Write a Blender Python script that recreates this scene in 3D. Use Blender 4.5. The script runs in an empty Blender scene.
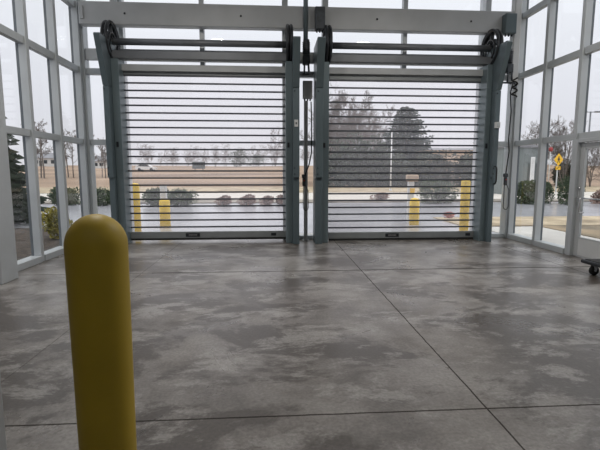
import bpy, math, random
from mathutils import Vector, Matrix
PI = math.pi
S = bpy.context.scene
COL = S.collection

# ---------------------------------------------------------------- camera
cam_d = bpy.data.cameras.new('camera')
cam_d.sensor_width = 36.0
cam_d.lens = 36.0 * 430.0 / 600.0
cam_d.clip_start = 0.05
cam_d.clip_end = 2000
cam = bpy.data.objects.new('camera', cam_d)
COL.objects.link(cam)
cam.location = (0, 0, 1.5)
cam.rotation_euler = (math.radians(90 - 7.03), 0, math.radians(-3.73))
S.camera = cam

# ---------------------------------------------------------------- sky, overcast, brighter overhead
world = bpy.data.worlds.new('overcast_sky')
S.world = world
world.use_nodes = True
wt = world.node_tree
wt.nodes.clear()
w_out = wt.nodes.new('ShaderNodeOutputWorld')
w_bg = wt.nodes.new('ShaderNodeBackground')
w_tc = wt.nodes.new('ShaderNodeTexCoord')
w_sep = wt.nodes.new('ShaderNodeSeparateXYZ')
w_ramp = wt.nodes.new('ShaderNodeValToRGB')
w_noise = wt.nodes.new('ShaderNodeTexNoise')
w_noise.inputs['Scale'].default_value = 2.2
w_noise.inputs['Detail'].default_value = 4
w_mix = wt.nodes.new('ShaderNodeMix')
w_mix.data_type = 'RGBA'
w_mix.blend_type = 'MULTIPLY'
w_mix.inputs[0].default_value = 0.10
cr = w_ramp.color_ramp
cr.elements[0].position = 0.0
cr.elements[0].color = (0.36, 0.355, 0.375, 1)
cr.elements[1].position = 1.0
cr.elements[1].color = (1.0, 1.0, 1.0, 1)
e = cr.elements.new(0.12); e.color = (0.385, 0.385, 0.415, 1)
e = cr.elements.new(0.42); e.color = (0.46, 0.47, 0.50, 1)
wt.links.new(w_tc.outputs['Generated'], w_sep.inputs[0])
wt.links.new(w_sep.outputs['Z'], w_ramp.inputs['Fac'])
wt.links.new(w_tc.outputs['Generated'], w_noise.inputs['Vector'])
wt.links.new(w_ramp.outputs['Color'], w_mix.inputs[6])
wt.links.new(w_noise.outputs['Fac'], w_mix.inputs[7])
wt.links.new(w_mix.outputs[2], w_bg.inputs['Color'])
w_bg.inputs['Strength'].default_value = 2.3
wt.links.new(w_bg.outputs[0], w_out.inputs['Surface'])

LAMP_W = 105.0   # each high-bay lamp
S.view_settings.view_transform = 'Standard'
S.view_settings.look = 'None'
S.view_settings.gamma = 1.0
S.view_settings.exposure = 0.0
S.view_settings.use_curve_mapping = False
S.cycles.transparent_max_bounces = 24

# ---------------------------------------------------------------- materials
def mat(name, rgb, rough=0.6, metal=0.0, vary=0.12, scale=6.0, bump=0.0, spec=0.5, rgb2=None, stretch=None):
    m = bpy.data.materials.new(name)
    m.use_nodes = True
    nt = m.node_tree
    b = nt.nodes['Principled BSDF']
    b.inputs['Roughness'].default_value = rough
    b.inputs['Metallic'].default_value = metal
    b.inputs['Specular IOR Level'].default_value = spec
    tc = nt.nodes.new('ShaderNodeTexCoord')
    mp = nt.nodes.new('ShaderNodeMapping')
    if stretch:
        mp.inputs['Scale'].default_value = stretch
    nz = nt.nodes.new('ShaderNodeTexNoise')
    nz.inputs['Scale'].default_value = scale
    nz.inputs['Detail'].default_value = 5
    rp = nt.nodes.new('ShaderNodeValToRGB')
    a = tuple(min(1, c * (1 - vary)) for c in rgb)
    z = tuple(min(1, c * (1 + vary)) for c in (rgb2 or rgb))
    rp.color_ramp.elements[0].position = 0.3
    rp.color_ramp.elements[0].color = (*a, 1)
    rp.color_ramp.elements[1].position = 0.7
    rp.color_ramp.elements[1].color = (*z, 1)
    nt.links.new(tc.outputs['Object'], mp.inputs['Vector'])
    nt.links.new(mp.outputs['Vector'], nz.inputs['Vector'])
    nt.links.new(nz.outputs['Fac'], rp.inputs['Fac'])
    nt.links.new(rp.outputs['Color'], b.inputs['Base Color'])
    if bump:
        bp = nt.nodes.new('ShaderNodeBump')
        bp.inputs['Strength'].default_value = bump
        bp.inputs['Distance'].default_value = 0.02
        nt.links.new(nz.outputs['Fac'], bp.inputs['Height'])
        nt.links.new(bp.outputs['Normal'], b.inputs['Normal'])
    return m

def glass_mat(name, milky=0.0, milk=(0.9, 0.9, 0.95), r0=0.04, tint=(1, 1, 1)):
    m = bpy.data.materials.new(name)
    m.use_nodes = True
    nt = m.node_tree
    nt.nodes.clear()
    out = nt.nodes.new('ShaderNodeOutputMaterial')
    tr = nt.nodes.new('ShaderNodeBsdfTransparent')
    tr.inputs[0].default_value = (*tint, 1)
    gl = nt.nodes.new('ShaderNodeBsdfGlossy')
    gl.inputs['Roughness'].default_value = 0.01
    lw = nt.nodes.new('ShaderNodeLayerWeight')
    lw.inputs['Blend'].default_value = 0.5
    pw = nt.nodes.new('ShaderNodeMath'); pw.operation = 'POWER'
    pw.inputs[1].default_value = 5.0
    ml = nt.nodes.new('ShaderNodeMath'); ml.operation = 'MULTIPLY_ADD'
    ml.inputs[1].default_value = 0.7
    ml.inputs[2].default_value = r0
    nt.links.new(lw.outputs['Facing'], pw.inputs[0])
    nt.links.new(pw.outputs[0], ml.inputs[0])
    mx = nt.nodes.new('ShaderNodeMixShader')
    nt.links.new(ml.outputs[0], mx.inputs[0])
    if milky:
        tl = nt.nodes.new('ShaderNodeBsdfTranslucent')
        tl.inputs[0].default_value = (*milk, 1)
        m2 = nt.nodes.new('ShaderNodeMixShader')
        m2.inputs[0].default_value = milky
        nt.links.new(tr.outputs[0], m2.inputs[1])
        nt.links.new(tl.outputs[0], m2.inputs[2])
        nt.links.new(m2.outputs[0], mx.inputs[1])
    else:
        nt.links.new(tr.outputs[0], mx.inputs[1])
    nt.links.new(gl.outputs[0], mx.inputs[2])
    nt.links.new(mx.outputs[0], out.inputs['Surface'])
    return m

def leaf_mat(name, rgb, rgb2):
    m = mat(name, rgb, 0.7, vary=0.25, scale=3.0, rgb2=rgb2)
    return m

def concrete_floor_mat():
    m = bpy.data.materials.new('polished_concrete')
    m.use_nodes = True
    nt = m.node_tree
    N = nt.nodes.new
    L = nt.links.new
    b = nt.nodes['Principled BSDF']
    tc = N('ShaderNodeTexCoord')
    def noise(scale, detail, dist=0.0, st=None, rough=0.55):
        n = N('ShaderNodeTexNoise')
        n.inputs['Scale'].default_value = scale
        n.inputs['Detail'].default_value = detail
        n.inputs['Roughness'].default_value = rough
        n.inputs['Distortion'].default_value = dist
        mp = N('ShaderNodeMapping')
        if st: mp.inputs['Scale'].default_value = st
        L(tc.outputs['Object'], mp.inputs['Vector'])
        L(mp.outputs['Vector'], n.inputs['Vector'])
        return n.outputs['Fac']
    def ramp(fac, stops):
        r = N('ShaderNodeValToRGB')
        r.color_ramp.elements[0].position = stops[0][0]
        r.color_ramp.elements[0].color = (*stops[0][1], 1)
        r.color_ramp.elements[1].position = stops[-1][0]
        r.color_ramp.elements[1].color = (*stops[-1][1], 1)
        for p, c in stops[1:-1]:
            q = r.color_ramp.elements.new(p); q.color = (*c, 1)
        L(fac, r.inputs['Fac'])
        return r.outputs['Color']
    def mix(a, bb, fac, mode='MIX'):
        x = N('ShaderNodeMix'); x.data_type = 'RGBA'; x.blend_type = mode
        if isinstance(fac, float): x.inputs[0].default_value = fac
        else: L(fac, x.inputs[0])
        L(a, x.inputs[6])
        if isinstance(bb, tuple): x.inputs[7].default_value = (*bb, 1)
        else: L(bb, x.inputs[7])
        return x.outputs[2]
    def math_(op, a, bb=None, c=None):
        x = N('ShaderNodeMath'); x.operation = op
        for i, v in enumerate((a, bb, c)):
            if v is None: continue
            if isinstance(v, (int, float)): x.inputs[i].default_value = v
            else: L(v, x.inputs[i])
        return x.outputs[0]
    base = ramp(noise(1.1, 12, 0.15, None, 0.68), [(0.38, (0.120, 0.106, 0.096)), (0.5, (0.200, 0.182, 0.169)), (0.62, (0.290, 0.271, 0.256))])
    # dark damp blotches, broken up at the edges, with pale worn scuffs
    blot = ramp(noise(0.75, 12, 0.35, (0.75, 1.1, 1), 0.68), [(0.50, (0, 0, 0)), (0.54, (1, 1, 1))])
    c1 = mix(base, (0.085, 0.071, 0.061), math_('MULTIPLY', blot, 0.92))
    scuff = ramp(noise(1.5, 14, 0.3, (0.8, 1.4, 1), 0.74), [(0.525, (0, 0, 0)), (0.585, (1, 1, 1))])
    c2 = mix(c1, (0.37, 0.352, 0.336), math_('MULTIPLY', scuff, 0.65))
    fine = ramp(noise(45, 4), [(0.35, (0.80, 0.80, 0.80)), (0.65, (1.10, 1.10, 1.10))])
    c3 = mix(c2, fine, 1.0, 'MULTIPLY')
    # saw-cut joints: a grid 3.31 m by 3.92 m
    sep = N('ShaderNodeSeparateXYZ')
    L(tc.outputs['Object'], sep.inputs[0])
    wob = math_('MULTIPLY', math_('SUBTRACT', noise(6, 3), 0.5), 0.012)
    def joint(comp, off, pitch, half):
        t = math_('ADD', sep.outputs[comp], wob)
        t = math_('ADD', t, -off + pitch / 2 + 50 * pitch)
        t = math_('MODULO', t, pitch)
        t = math_('ABSOLUTE', math_('SUBTRACT', t, pitch / 2))
        return math_('LESS_THAN', t, half)
    j = math_('MAXIMUM', joint('X', 1.36, 3.31, 0.006), joint('Y', 2.50, 3.92, math_('MULTIPLY_ADD', math_('GREATER_THAN', sep.outputs['Y'], 4.0), 0.010, 0.007)))
    jm = math_('MULTIPLY_ADD', math_('GREATER_THAN', sep.outputs['X'], -1.8), 0.65, 0.35)
    c4 = mix(c3, (0.035, 0.032, 0.03), math_('MULTIPLY', math_('MULTIPLY', j, jm), 0.85))
    L(c4, b.inputs['Base Color'])
    rr = ramp(noise(0.9, 8, 1.0), [(0.3, (0.22, 0.22, 0.22)), (0.7, (0.46, 0.46, 0.46))])
    rr = mix(rr, (1.0, 1.0, 1.0), math_('MULTIPLY', j, jm))
    rr = mix(rr, (0.30, 0.30, 0.30), math_('MULTIPLY', blot, 0.5))
    L(rr, b.inputs['Roughness'])
    L(math_('MULTIPLY_ADD', math_('MULTIPLY', j, jm), -0.5, 0.55), b.inputs['Specular IOR Level'])
    b.inputs['Specular IOR Level'].default_value = 0.55
    bp = N('ShaderNodeBump')
    bp.inputs['Strength'].default_value = 0.12
    bp.inputs['Distance'].default_value = 0.01
    L(noise(30, 6), bp.inputs['Height'])
    L(bp.outputs['Normal'], b.inputs['Normal'])
    return m

M = {}
M['concrete'] = concrete_floor_mat()
M['alu'] = mat('satin_aluminium', (0.47, 0.495, 0.51), 0.45, 0.25, 0.05, 3)
M['gasket'] = mat('dark_gasket', (0.10, 0.115, 0.13), 0.6, 0.0, 0.1, 3)
M['beam'] = mat('grey_painted_steel', (0.44, 0.455, 0.465), 0.5, 0.1, 0.07, 2)
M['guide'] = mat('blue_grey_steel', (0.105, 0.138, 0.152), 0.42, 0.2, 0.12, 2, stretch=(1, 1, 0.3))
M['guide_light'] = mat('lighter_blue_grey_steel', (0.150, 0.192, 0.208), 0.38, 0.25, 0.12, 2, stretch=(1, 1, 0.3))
M['black'] = mat('black_steel', (0.022, 0.025, 0.03), 0.45, 0.3, 0.2, 8)
M['rubber'] = mat('black_rubber', (0.018, 0.018, 0.018), 0.8, 0.0, 0.2, 8)
M['rib'] = mat('slate_rib_metal', (0.075, 0.08, 0.095), 0.45, 0.3, 0.1, 4)
M['bar'] = mat('grey_bottom_bar_metal', (0.25, 0.265, 0.27), 0.45, 0.3, 0.1, 3)
M['shaft'] = mat('dark_grey_shaft_metal', (0.16, 0.17, 0.185), 0.45, 0.2, 0.1, 3)
M['greybox'] = mat('grey_enclosure', (0.58, 0.59, 0.59), 0.5, 0.1, 0.06, 3)
M['motor'] = mat('dark_motor_casting', (0.06, 0.068, 0.078), 0.5, 0.3, 0.25, 14)
M['chrome'] = mat('polished_steel', (0.55, 0.56, 0.57), 0.22, 0.9, 0.05, 3)
M['white'] = mat('white_paint', (0.72, 0.72, 0.72), 0.55, 0, 0.05, 5)
M['jamb'] = mat('pale_jamb_metal', (0.62, 0.64, 0.67), 0.5, 0.1, 0.05, 3)
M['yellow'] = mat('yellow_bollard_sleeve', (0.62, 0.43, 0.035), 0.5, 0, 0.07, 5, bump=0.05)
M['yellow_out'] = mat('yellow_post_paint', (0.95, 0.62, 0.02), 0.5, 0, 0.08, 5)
M['glass'] = glass_mat('clear_window_glass', 0.0, r0=0.025, tint=(0.975, 0.985, 0.985))
M['panel'] = glass_mat('clear_curtain_panel', 0.09, (0.95, 0.93, 0.97), r0=0.02)
M['plaster'] = mat('dim_grey_block', (0.22, 0.22, 0.22), 0.85, 0, 0.06, 3)
M['ceiling'] = mat('white_deck_ceiling', (0.5, 0.5, 0.5), 0.8, 0, 0.06, 3)
M['red'] = mat('red_button', (0.5, 0.03, 0.03), 0.5, 0, 0.1, 5)
M['asphalt'] = mat('wet_asphalt', (0.40, 0.40, 0.43), 0.20, 0, 0.14, 0.5, bump=0.02, spec=0.9)
M['walk'] = mat('pale_walk_concrete', (0.52, 0.50, 0.47), 0.75, 0, 0.1, 1.5)
M['road'] = mat('pale_road_concrete', (0.58, 0.54, 0.49), 0.7, 0, 0.10, 0.3)
M['drygrass'] = mat('yellowed_grass', (0.34, 0.265, 0.17), 0.95, 0, 0.3, 1.2, bump=0.3, rgb2=(0.44, 0.36, 0.25))
M['verge'] = mat('muddy_verge', (0.20, 0.18, 0.16), 0.95, 0, 0.3, 1.2, bump=0.3, rgb2=(0.28, 0.25, 0.215))
M['lawn'] = mat('winter_lawn', (0.13, 0.11, 0.075), 0.95, 0, 0.3, 1.1, bump=0.4, rgb2=(0.26, 0.20, 0.13))
M['field'] = mat('tan_field_stubble', (0.235, 0.160, 0.110), 0.95, 0, 0.25, 0.12, bump=0.3, rgb2=(0.33, 0.235, 0.165), stretch=(0.3, 1, 1))
M['mulch'] = mat('brown_mulch', (0.035, 0.027, 0.022), 0.95, 0, 0.4, 8, bump=0.5, rgb2=(0.07, 0.052, 0.04))
M['bark'] = mat('grey_brown_bark', (0.17, 0.145, 0.13), 0.9, 0, 0.2, 8)
M['hazebark'] = mat('haze_paled_bark', (0.34, 0.315, 0.315), 0.9, 0, 0.15, 8)  # bark colour lightened to paint distance haze onto the far trees
M['spruce'] = leaf_mat('blue_green_needles', (0.055, 0.075, 0.07), (0.11, 0.14, 0.13))
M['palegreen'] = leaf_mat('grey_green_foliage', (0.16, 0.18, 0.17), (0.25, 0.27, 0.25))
M['darkgreen'] = leaf_mat('dark_evergreen', (0.04, 0.055, 0.042), (0.085, 0.105, 0.075))
M['boxwood'] = leaf_mat('green_hedge_leaf', (0.022, 0.045, 0.020), (0.06, 0.09, 0.038))
M['yellowleaf'] = leaf_mat('yellow_green_leaf', (0.17, 0.17, 0.02), (0.40, 0.33, 0.04))
M['twigbrown'] = leaf_mat('brown_twigs', (0.16, 0.10, 0.085), (0.30, 0.20, 0.17))
M['redleaf'] = leaf_mat('red_brown_leaf', (0.28, 0.06, 0.04), (0.45, 0.13, 0.09))
M['signyellow'] = mat('sign_yellow', (0.90, 0.52, 0.02), 0.5, 0, 0.03, 3)
M['signgrey'] = mat('dark_grey_green_board', (0.09, 0.105, 0.105), 0.7, 0, 0.1, 3)
M['shed'] = mat('reflection_shed_cladding', (0.20, 0.225, 0.225), 0.6, 0.1, 0.10, 2, stretch=(3, 3, 0.1))
M['roof'] = mat('grey_shingles', (0.26, 0.26, 0.28), 0.9, 0, 0.15, 3)
M['siding'] = mat('pale_grey_paint', (0.66, 0.66, 0.65), 0.8, 0, 0.06, 2)
M['tan'] = mat('tan_wall', (0.50, 0.37, 0.26), 0.8, 0, 0.08, 2)
M['darkglass'] = mat('dark_window', (0.03, 0.035, 0.04), 0.1, 0, 0.1, 2)
M['labeltext'] = mat('worn_label_print', (0.20, 0.20, 0.20), 0.6, 0, 0.1, 30)
M['sign_red'] = mat('red_sign_paint', (0.36, 0.04, 0.04), 0.5, 0, 0.05, 4)

# ---------------------------------------------------------------- mesh builder
class MB:
    def __init__(self):
        self.v = []; self.f = []; self.smooth = []
    def add(self, vs, fs, smooth=False):
        o = len(self.v)
        self.v += [tuple(p) for p in vs]
        for q in fs:
            self.f.append(tuple(i + o for i in q)); self.smooth.append(smooth)
        return self
    def box(self, x0, x1, y0, y1, z0, z1, c=0.0):
        if x0 > x1: x0, x1 = x1, x0
        if y0 > y1: y0, y1 = y1, y0
        c = min(c, (x1 - x0) * .4, (y1 - y0) * .4, (z1 - z0) * .4)
        if c <= 0:
            vs = [(x, y, z) for z in (z0, z1) for y in (y0, y1) for x in (x0, x1)]
            fs = [(0, 2, 3, 1), (4, 5, 7, 6), (0, 1, 5, 4), (2, 6, 7, 3), (0, 4, 6, 2), (1, 3, 7, 5)]
            return self.add(vs, fs)
        # chamfered box: 24 vertices
        vs = []; idx = {}
        for ix, x in enumerate((x0, x1)):
            for iy, y in enumerate((y0, y1)):
                for iz, z in enumerate((z0, z1)):
                    sx = 1 if ix == 0 else -1; sy = 1 if iy == 0 else -1; sz = 1 if iz == 0 else -1
                    for k, p in enumerate(((x, y + sy * c, z + sz * c), (x + sx * c, y, z + sz * c), (x + sx * c, y + sy * c, z))):
                        idx[(ix, iy, iz, k)] = len(vs); vs.append(p)
        I = idx; fs = []
        for s in (0, 1):
            a = [I[(s, 0, 0, 0)], I[(s, 1, 0, 0)], I[(s, 1, 1, 0)], I[(s, 0, 1, 0)]]
            b = [I[(0, s, 0, 1)], I[(1, s, 0, 1)], I[(1, s, 1, 1)], I[(0, s, 1, 1)]]
            d = [I[(0, 0, s, 2)], I[(1, 0, s, 2)], I[(1, 1, s, 2)], I[(0, 1, s, 2)]]
            fs.append(tuple(a[::-1]) if s == 0 else tuple(a))
            fs.append(tuple(b) if s == 0 else tuple(b[::-1]))
            fs.append(tuple(d[::-1]) if s == 0 else tuple(d))
        for a in (0, 1):
            for b in (0, 1):
                flip = (a + b) % 2
                for q in ([I[(a, b, 0, 0)], I[(a, b, 0, 1)], I[(a, b, 1, 1)], I[(a, b, 1, 0)]],
                          [I[(a, 0, b, 2)], I[(a, 0, b, 0)], I[(a, 1, b, 0)], I[(a, 1, b, 2)]],
                          [I[(0, a, b, 1)], I[(0, a, b, 2)], I[(1, a, b, 2)], I[(1, a, b, 1)]]):
                    fs.append(tuple(q if flip else q[::-1]))
        for a in (0, 1):
            for b in (0, 1):
                for d in (0, 1):
                    q = [I[(a, b, d, 0)], I[(a, b, d, 1)], I[(a, b, d, 2)]]
                    fs.append(tuple(q if (a + b + d) % 2 else q[::-1]))
        return self.add(vs, fs)
    def tube(self, pts, r, n=8, cap=True, smooth=True):
        pts = [Vector(p) for p in pts]
        rs = r if isinstance(r, (list, tuple)) else [r] * len(pts)
        vs = []; fs = []
        t0 = (pts[1] - pts[0]).normalized()
        ref = Vector((0, 0, 1)) if abs(t0.z) < 0.9 else Vector((1, 0, 0))
        u = t0.cross(ref).normalized()
        for i, p in enumerate(pts):
            if i == 0: t = t0
            elif i == len(pts) - 1: t = (pts[i] - pts[i - 1]).normalized()
            else: t = ((pts[i] - pts[i - 1]).normalized() + (pts[i + 1] - pts[i]).normalized()).normalized()
            u = (u - t * u.dot(t))
            u = u.normalized() if u.length > 1e-6 else t.orthogonal().normalized()
            w = t.cross(u)
            for k in range(n):
                a = 2 * PI * k / n
                vs.append(p + (u * math.cos(a) + w * math.sin(a)) * rs[i])
        for i in range(len(pts) - 1):
            for k in range(n):
                k2 = (k + 1) % n
                fs.append((i * n + k, i * n + k2, (i + 1) * n + k2, (i + 1) * n + k))
        if cap:
            fs.append(tuple(range(n - 1, -1, -1)))
            fs.append(tuple((len(pts) - 1) * n + k for k in range(n)))
        return self.add(vs, fs, smooth)
    def ring(self, c, axis, R, r, n=36, m=8, a0=0.0, a1=2 * PI, spiral=0.0):
        c = Vector(c); axis = Vector(axis).normalized()
        u = axis.orthogonal().normalized()
        if abs(axis.x) > .9: u = Vector((0, 1, 0))
        w = axis.cross(u)
        pts = []
        for i in range(n + 1):
            a = a0 + (a1 - a0) * i / n
            RR = R + spiral * i / n
            pts.append(c + (u * math.cos(a) + w * math.sin(a)) * RR)
        return self.tube(pts, r, m)
    def lathe(self, c, prof, n=32, smooth=True):
        cx, cy, cz = c
        vs = []; fs = []
        for (r, z) in prof:
            for k in range(n):
                a = 2 * PI * k / n
                vs.append((cx + r * math.cos(a), cy + r * math.sin(a), cz + z))
        for i in range(len(prof) - 1):
            for k in range(n):
                k2 = (k + 1) % n
                fs.append((i * n + k, i * n + k2, (i + 1) * n + k2, (i + 1) * n + k))
        fs.append(tuple(range(n - 1, -1, -1)))
        fs.append(tuple((len(prof) - 1) * n + k for k in range(n)))
        return self.add(vs, fs, smooth)
    def prism(self, poly, axis, a, b):
        # poly: list of 2D points; extruded along axis between a and b
        n = len(poly)
        def P(p, t):
            if axis == 'x': return (t, p[0], p[1])
            if axis == 'y': return (p[0], t, p[1])
            return (p[0], p[1], t)
        vs = [P(p, a) for p in poly] + [P(p, b) for p in poly]
        fs = [tuple(range(n - 1, -1, -1)), tuple(range(n, 2 * n))]
        for i in range(n):
            j = (i + 1) % n
            fs.append((i, j, n + j, n + i))
        return self.add(vs, fs)
    def mesh(self, name):
        me = bpy.data.meshes.new(name)
        me.from_pydata(self.v, [], self.f)
        me.polygons.foreach_set('use_smooth', self.smooth)
        me.update()
        return me
    def build(self, name, material, parent=None, origin=None):
        base = Vector((0, 0, 0))
        if origin is not None: base = Vector(origin)
        elif parent is not None:
            base = root_loc(parent)
        else:
            xs = [p[0] for p in self.v]; ys = [p[1] for p in self.v]; zs = [p[2] for p in self.v]
            base = Vector(((min(xs) + max(xs)) / 2, (min(ys) + max(ys)) / 2, min(zs)))
        self.v = [(p[0] - base.x, p[1] - base.y, p[2] - base.z) for p in self.v]
        me = self.mesh(name)
        me.materials.append(M[material] if isinstance(material, str) else material)
        fix_normals(me)
        o = bpy.data.objects.new(name, me)
        COL.objects.link(o)
        if parent is not None: o.parent = parent
        else: o.location = base
        return o

import bmesh
def fix_normals(me):
    if len(me.polygons) > 40000: return
    bm = bmesh.new(); bm.from_mesh(me)
    bmesh.ops.recalc_face_normals(bm, faces=bm.faces)
    bm.to_mesh(me); bm.free()

def root_loc(o):
    v = Vector((0, 0, 0))
    while o is not None:
        v = v + o.location
        o = o.parent
    return v

def tag(o, label, cat, group=None):
    o['label'] = label; o['category'] = cat
    if group: o['group'] = group
    return o
def struct(o, label=None, cat=None):
    o['kind'] = 'structure'
    if label: o['label'] = label
    if cat: o['category'] = cat
    return o
def empty(name, loc):
    o = bpy.data.objects.new(name, None)
    COL.objects.link(o)
    o.location = loc
    o.empty_display_size = 0.2
    return o
def thing(name, loc, label, cat, group=None):
    return tag(empty(name, loc), label, cat, group)
def dup(root, loc, rz=0.0, sc=1.0, label=None, group=None):
    r = root.copy(); COL.objects.link(r)
    r.location = loc; r.rotation_euler = (0, 0, rz)
    r.scale = sc if isinstance(sc, tuple) else (sc, sc, sc)
    if label: r['label'] = label
    if group: r['group'] = group
    for ch in list(root.children):
        c = ch.copy(); COL.objects.link(c); c.parent = r
        for g in list(ch.children):
            d = g.copy(); COL.objects.link(d); d.parent = c
    return r

# ================================================================ THE ROOM
XL, XR = -3.86, 5.36          # inner faces of the side window walls
GL, GR = -3.98, 5.48          # glass planes
YB, GB = 9.45, 9.60           # inner face and glass plane of the end wall
ZTOP = 6.2
YR = -3.2                     # rear wall

b = MB().box(GL - .15, GR + .15, YR - .2, GB + .12, -0.15, 0.0)
struct(b.build('floor', 'concrete', origin=(0, 0, 0)), 'stained grey concrete floor with saw-cut joints', 'floor')
b = MB().box(GL - .15, GR + .15, YR - .2, GB + .12, ZTOP, ZTOP + .2)
struct(b.build('ceiling', 'ceiling'), 'grey ceiling above the bay, out of the picture', 'ceiling')
wrear = empty('wall_rear', (0.75, YR, 0)); struct(wrear, 'unseen block wall behind the viewer, high windows added for light', 'wall')
MB().box(GL - .15, GR + .15, YR - .2, YR, 0, 5.0).build('block_wall', 'plaster', wrear)
for k in range(7):
    x = GL - .15 + (GR - GL + .30) * k / 6
    x = min(max(x, GL - .09), GR + .09)
    MB().box(x - .06, x + .06, YR - .15, YR, 5.0, ZTOP).build('mullion', 'alu', wrear)
for k in range(6):  # high panes added out of view to let light in from behind
    xa = GL - .15 + (GR - GL + .30) * k / 6; xb = GL - .15 + (GR - GL + .30) * (k + 1) / 6
    MB().box(xa + .07, xb - .07, YR - .08, YR - .07, 5.0, ZTOP).build('window_pane', 'glass', wrear)

T_Z = [(2.07, 2.18), (3.51, 3.63), (4.76, 4.88)]   # transoms

def side_wall(name, inner, glass, ys, y_end, label, door_bay=None, solid_from=None):
    s = 1 if glass > inner else -1
    w = empty(name, (inner, YB, 0)); struct(w, label, 'wall')
    for y in ys:                                  # deep mullions with an outside cap
        MB().box(inner, glass, y - .045, y + .045, 0, ZTOP, .004).build('mullion', 'alu', w)
        MB().box(glass, glass + s * .05, y - .03, y + .03, 0, ZTOP).build('mullion_cap', 'gasket', w)
    edges = sorted(ys)
    for a, c in zip(edges[:-1], edges[1:]):
        bay_door = door_bay and abs(a - door_bay[0]) < .02
        for (z0, z1) in T_Z:
            MB().box(inner + s * .03, glass, a + .05, c - .05, z0, z1, .004).build('transom', 'alu', w)
            MB().box(glass, glass + s * .04, a + .035, c - .035, z0 + .02, z1 - .02).build('transom_cap', 'gasket', w)
        if not bay_door:
            MB().box(inner - s * .02, glass + s * .05, a + .05, c - .05, 0, .11, .006).build('sill', 'alu', w)
        zz = [(.11, T_Z[0][0]), (T_Z[0][1], T_Z[1][0]), (T_Z[1][1], T_Z[2][0]), (T_Z[2][1], ZTOP)]
        for i, (z0, z1) in enumerate(zz):
            if bay_door and i == 0: continue
            MB().box(glass - .006, glass + .006, a + .035, c - .035, z0 - .01, z1 + .01).build('window_pane', 'glass', w)
    return w

left_ys = [9.37, 8.37, 7.40, 6.47, 5.50, 4.53]
right_ys = [9.42, 8.42, 7.42, 6.38, 5.38, 4.38]
wl = side_wall('wall_left', XL, GL, left_ys, 0, 'glazed wall on the left with pale grey mullions and transoms')
wr = side_wall('wall_right', XR, GR, right_ys, 0, 'glazed wall on the right holding the swing door', door_bay=(6.38, 7.42))
for nm, x0, x1, yy in (('wall_left_rear', GL - .12, XL, 4.48), ('wall_right_rear', XR, GR + .12, 4.33)):
    struct(MB().box(x0, x1, YR, yy, 0, ZTOP).build(nm, 'plaster'), 'plain grey wall panel beside the viewer', 'wall')

# end wall: corner posts, mullions, head glass over the doors
wb = empty('wall_back', (0.73, YB, 0)); struct(wb, 'glazed end wall framing the two roll-up doors', 'wall')
for x in (-3.92, 5.42):
    MB().box(x - .11, x + .11, YB - .03, GB + .06, 0, ZTOP, .006).build('corner_post', 'alu', wb)
for x in (-3.20, 0.30, 1.15, 4.68):
    MB().box(x - .06, x + .06, YB, GB, 0, ZTOP, .004).build('mullion', 'alu', wb)
    xa, xb = {-3.20: (-3.28, -3.07), 4.68: (4.63, 4.80)}.get(x, (x - .05, x + .05))
    MB().box(xa, xb, GB, GB + .16, 0, ZTOP, .004).build('mullion_cap', 'jamb', wb)
for x in (-1.43, 2.87):
    MB().box(x - .045, x + .045, YB, GB, 3.63, ZTOP, .004).build('mullion', 'alu', wb)
bx = [-3.81, -3.20, -1.43, 0.30, 1.15, 2.87, 4.68, 5.31]
for i, (a, c) in enumerate(zip(bx[:-1], bx[1:])):
    is_door = i in (1, 2, 4, 5)
    l = a + (.045 if a in (-1.43, 2.87) else .06 if i else 0)
    r = c - (.045 if c in (-1.43, 2.87) else .06 if i < 6 else 0)
    for k, (z0, z1) in enumerate(T_Z):
        if is_door and k == 0: continue
        MB().box(l, r, YB + .02, GB, z0, z1, .004).build('transom', 'alu', wb)
    zz = [(.09, T_Z[0][0]), (T_Z[0][1], T_Z[1][0]), (T_Z[1][1], T_Z[2][0]), (T_Z[2][1], ZTOP)]
    for k, (z0, z1) in enumerate(zz):
        if is_door and k < 2: continue
        MB().box(l, r, GB - .03, GB - .018, z0, z1).build('window_pane', 'glass', wb)
    if not is_door:
        MB().box(l, r, YB, GB + .03, 0, .09, .004).build('sill', 'alu', wb)

# wrapped steel column on the left, beams across the end wall
struct(MB().box(-3.90, -3.61, 5.86, 6.24, 0, ZTOP, .008).build('trim_1', 'alu'),
       'wide pale grey column cover standing inside the left glass wall', 'column')
bm_ = MB().box(-3.80, 5.30, 9.23, 9.42, 4.42, 4.86, .012)
beam = struct(bm_.build('trim_2', 'beam'), 'deep grey steel beam crossing above both roll-up doors', 'beam')
for x in (-3.76, 5.2):
    MB().box(x, x + .06, 9.20, 9.23, 4.52, 4.76, .003).build('end_plate', 'beam', beam)
for x in (-2.9, -0.6, 2.2, 4.2):
    MB().lathe((x, 9.22, 4.62), [(.018, 0), (.018, .03)], 8).build('bolt', 'black', beam)
struct(MB().box(-3.80, 5.30, 9.46, 9.53, 3.79, 4.02, .006).build('trim_3', 'beam'),
       'shallower grey rail behind the door drums, below the deep beam', 'beam')

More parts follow.
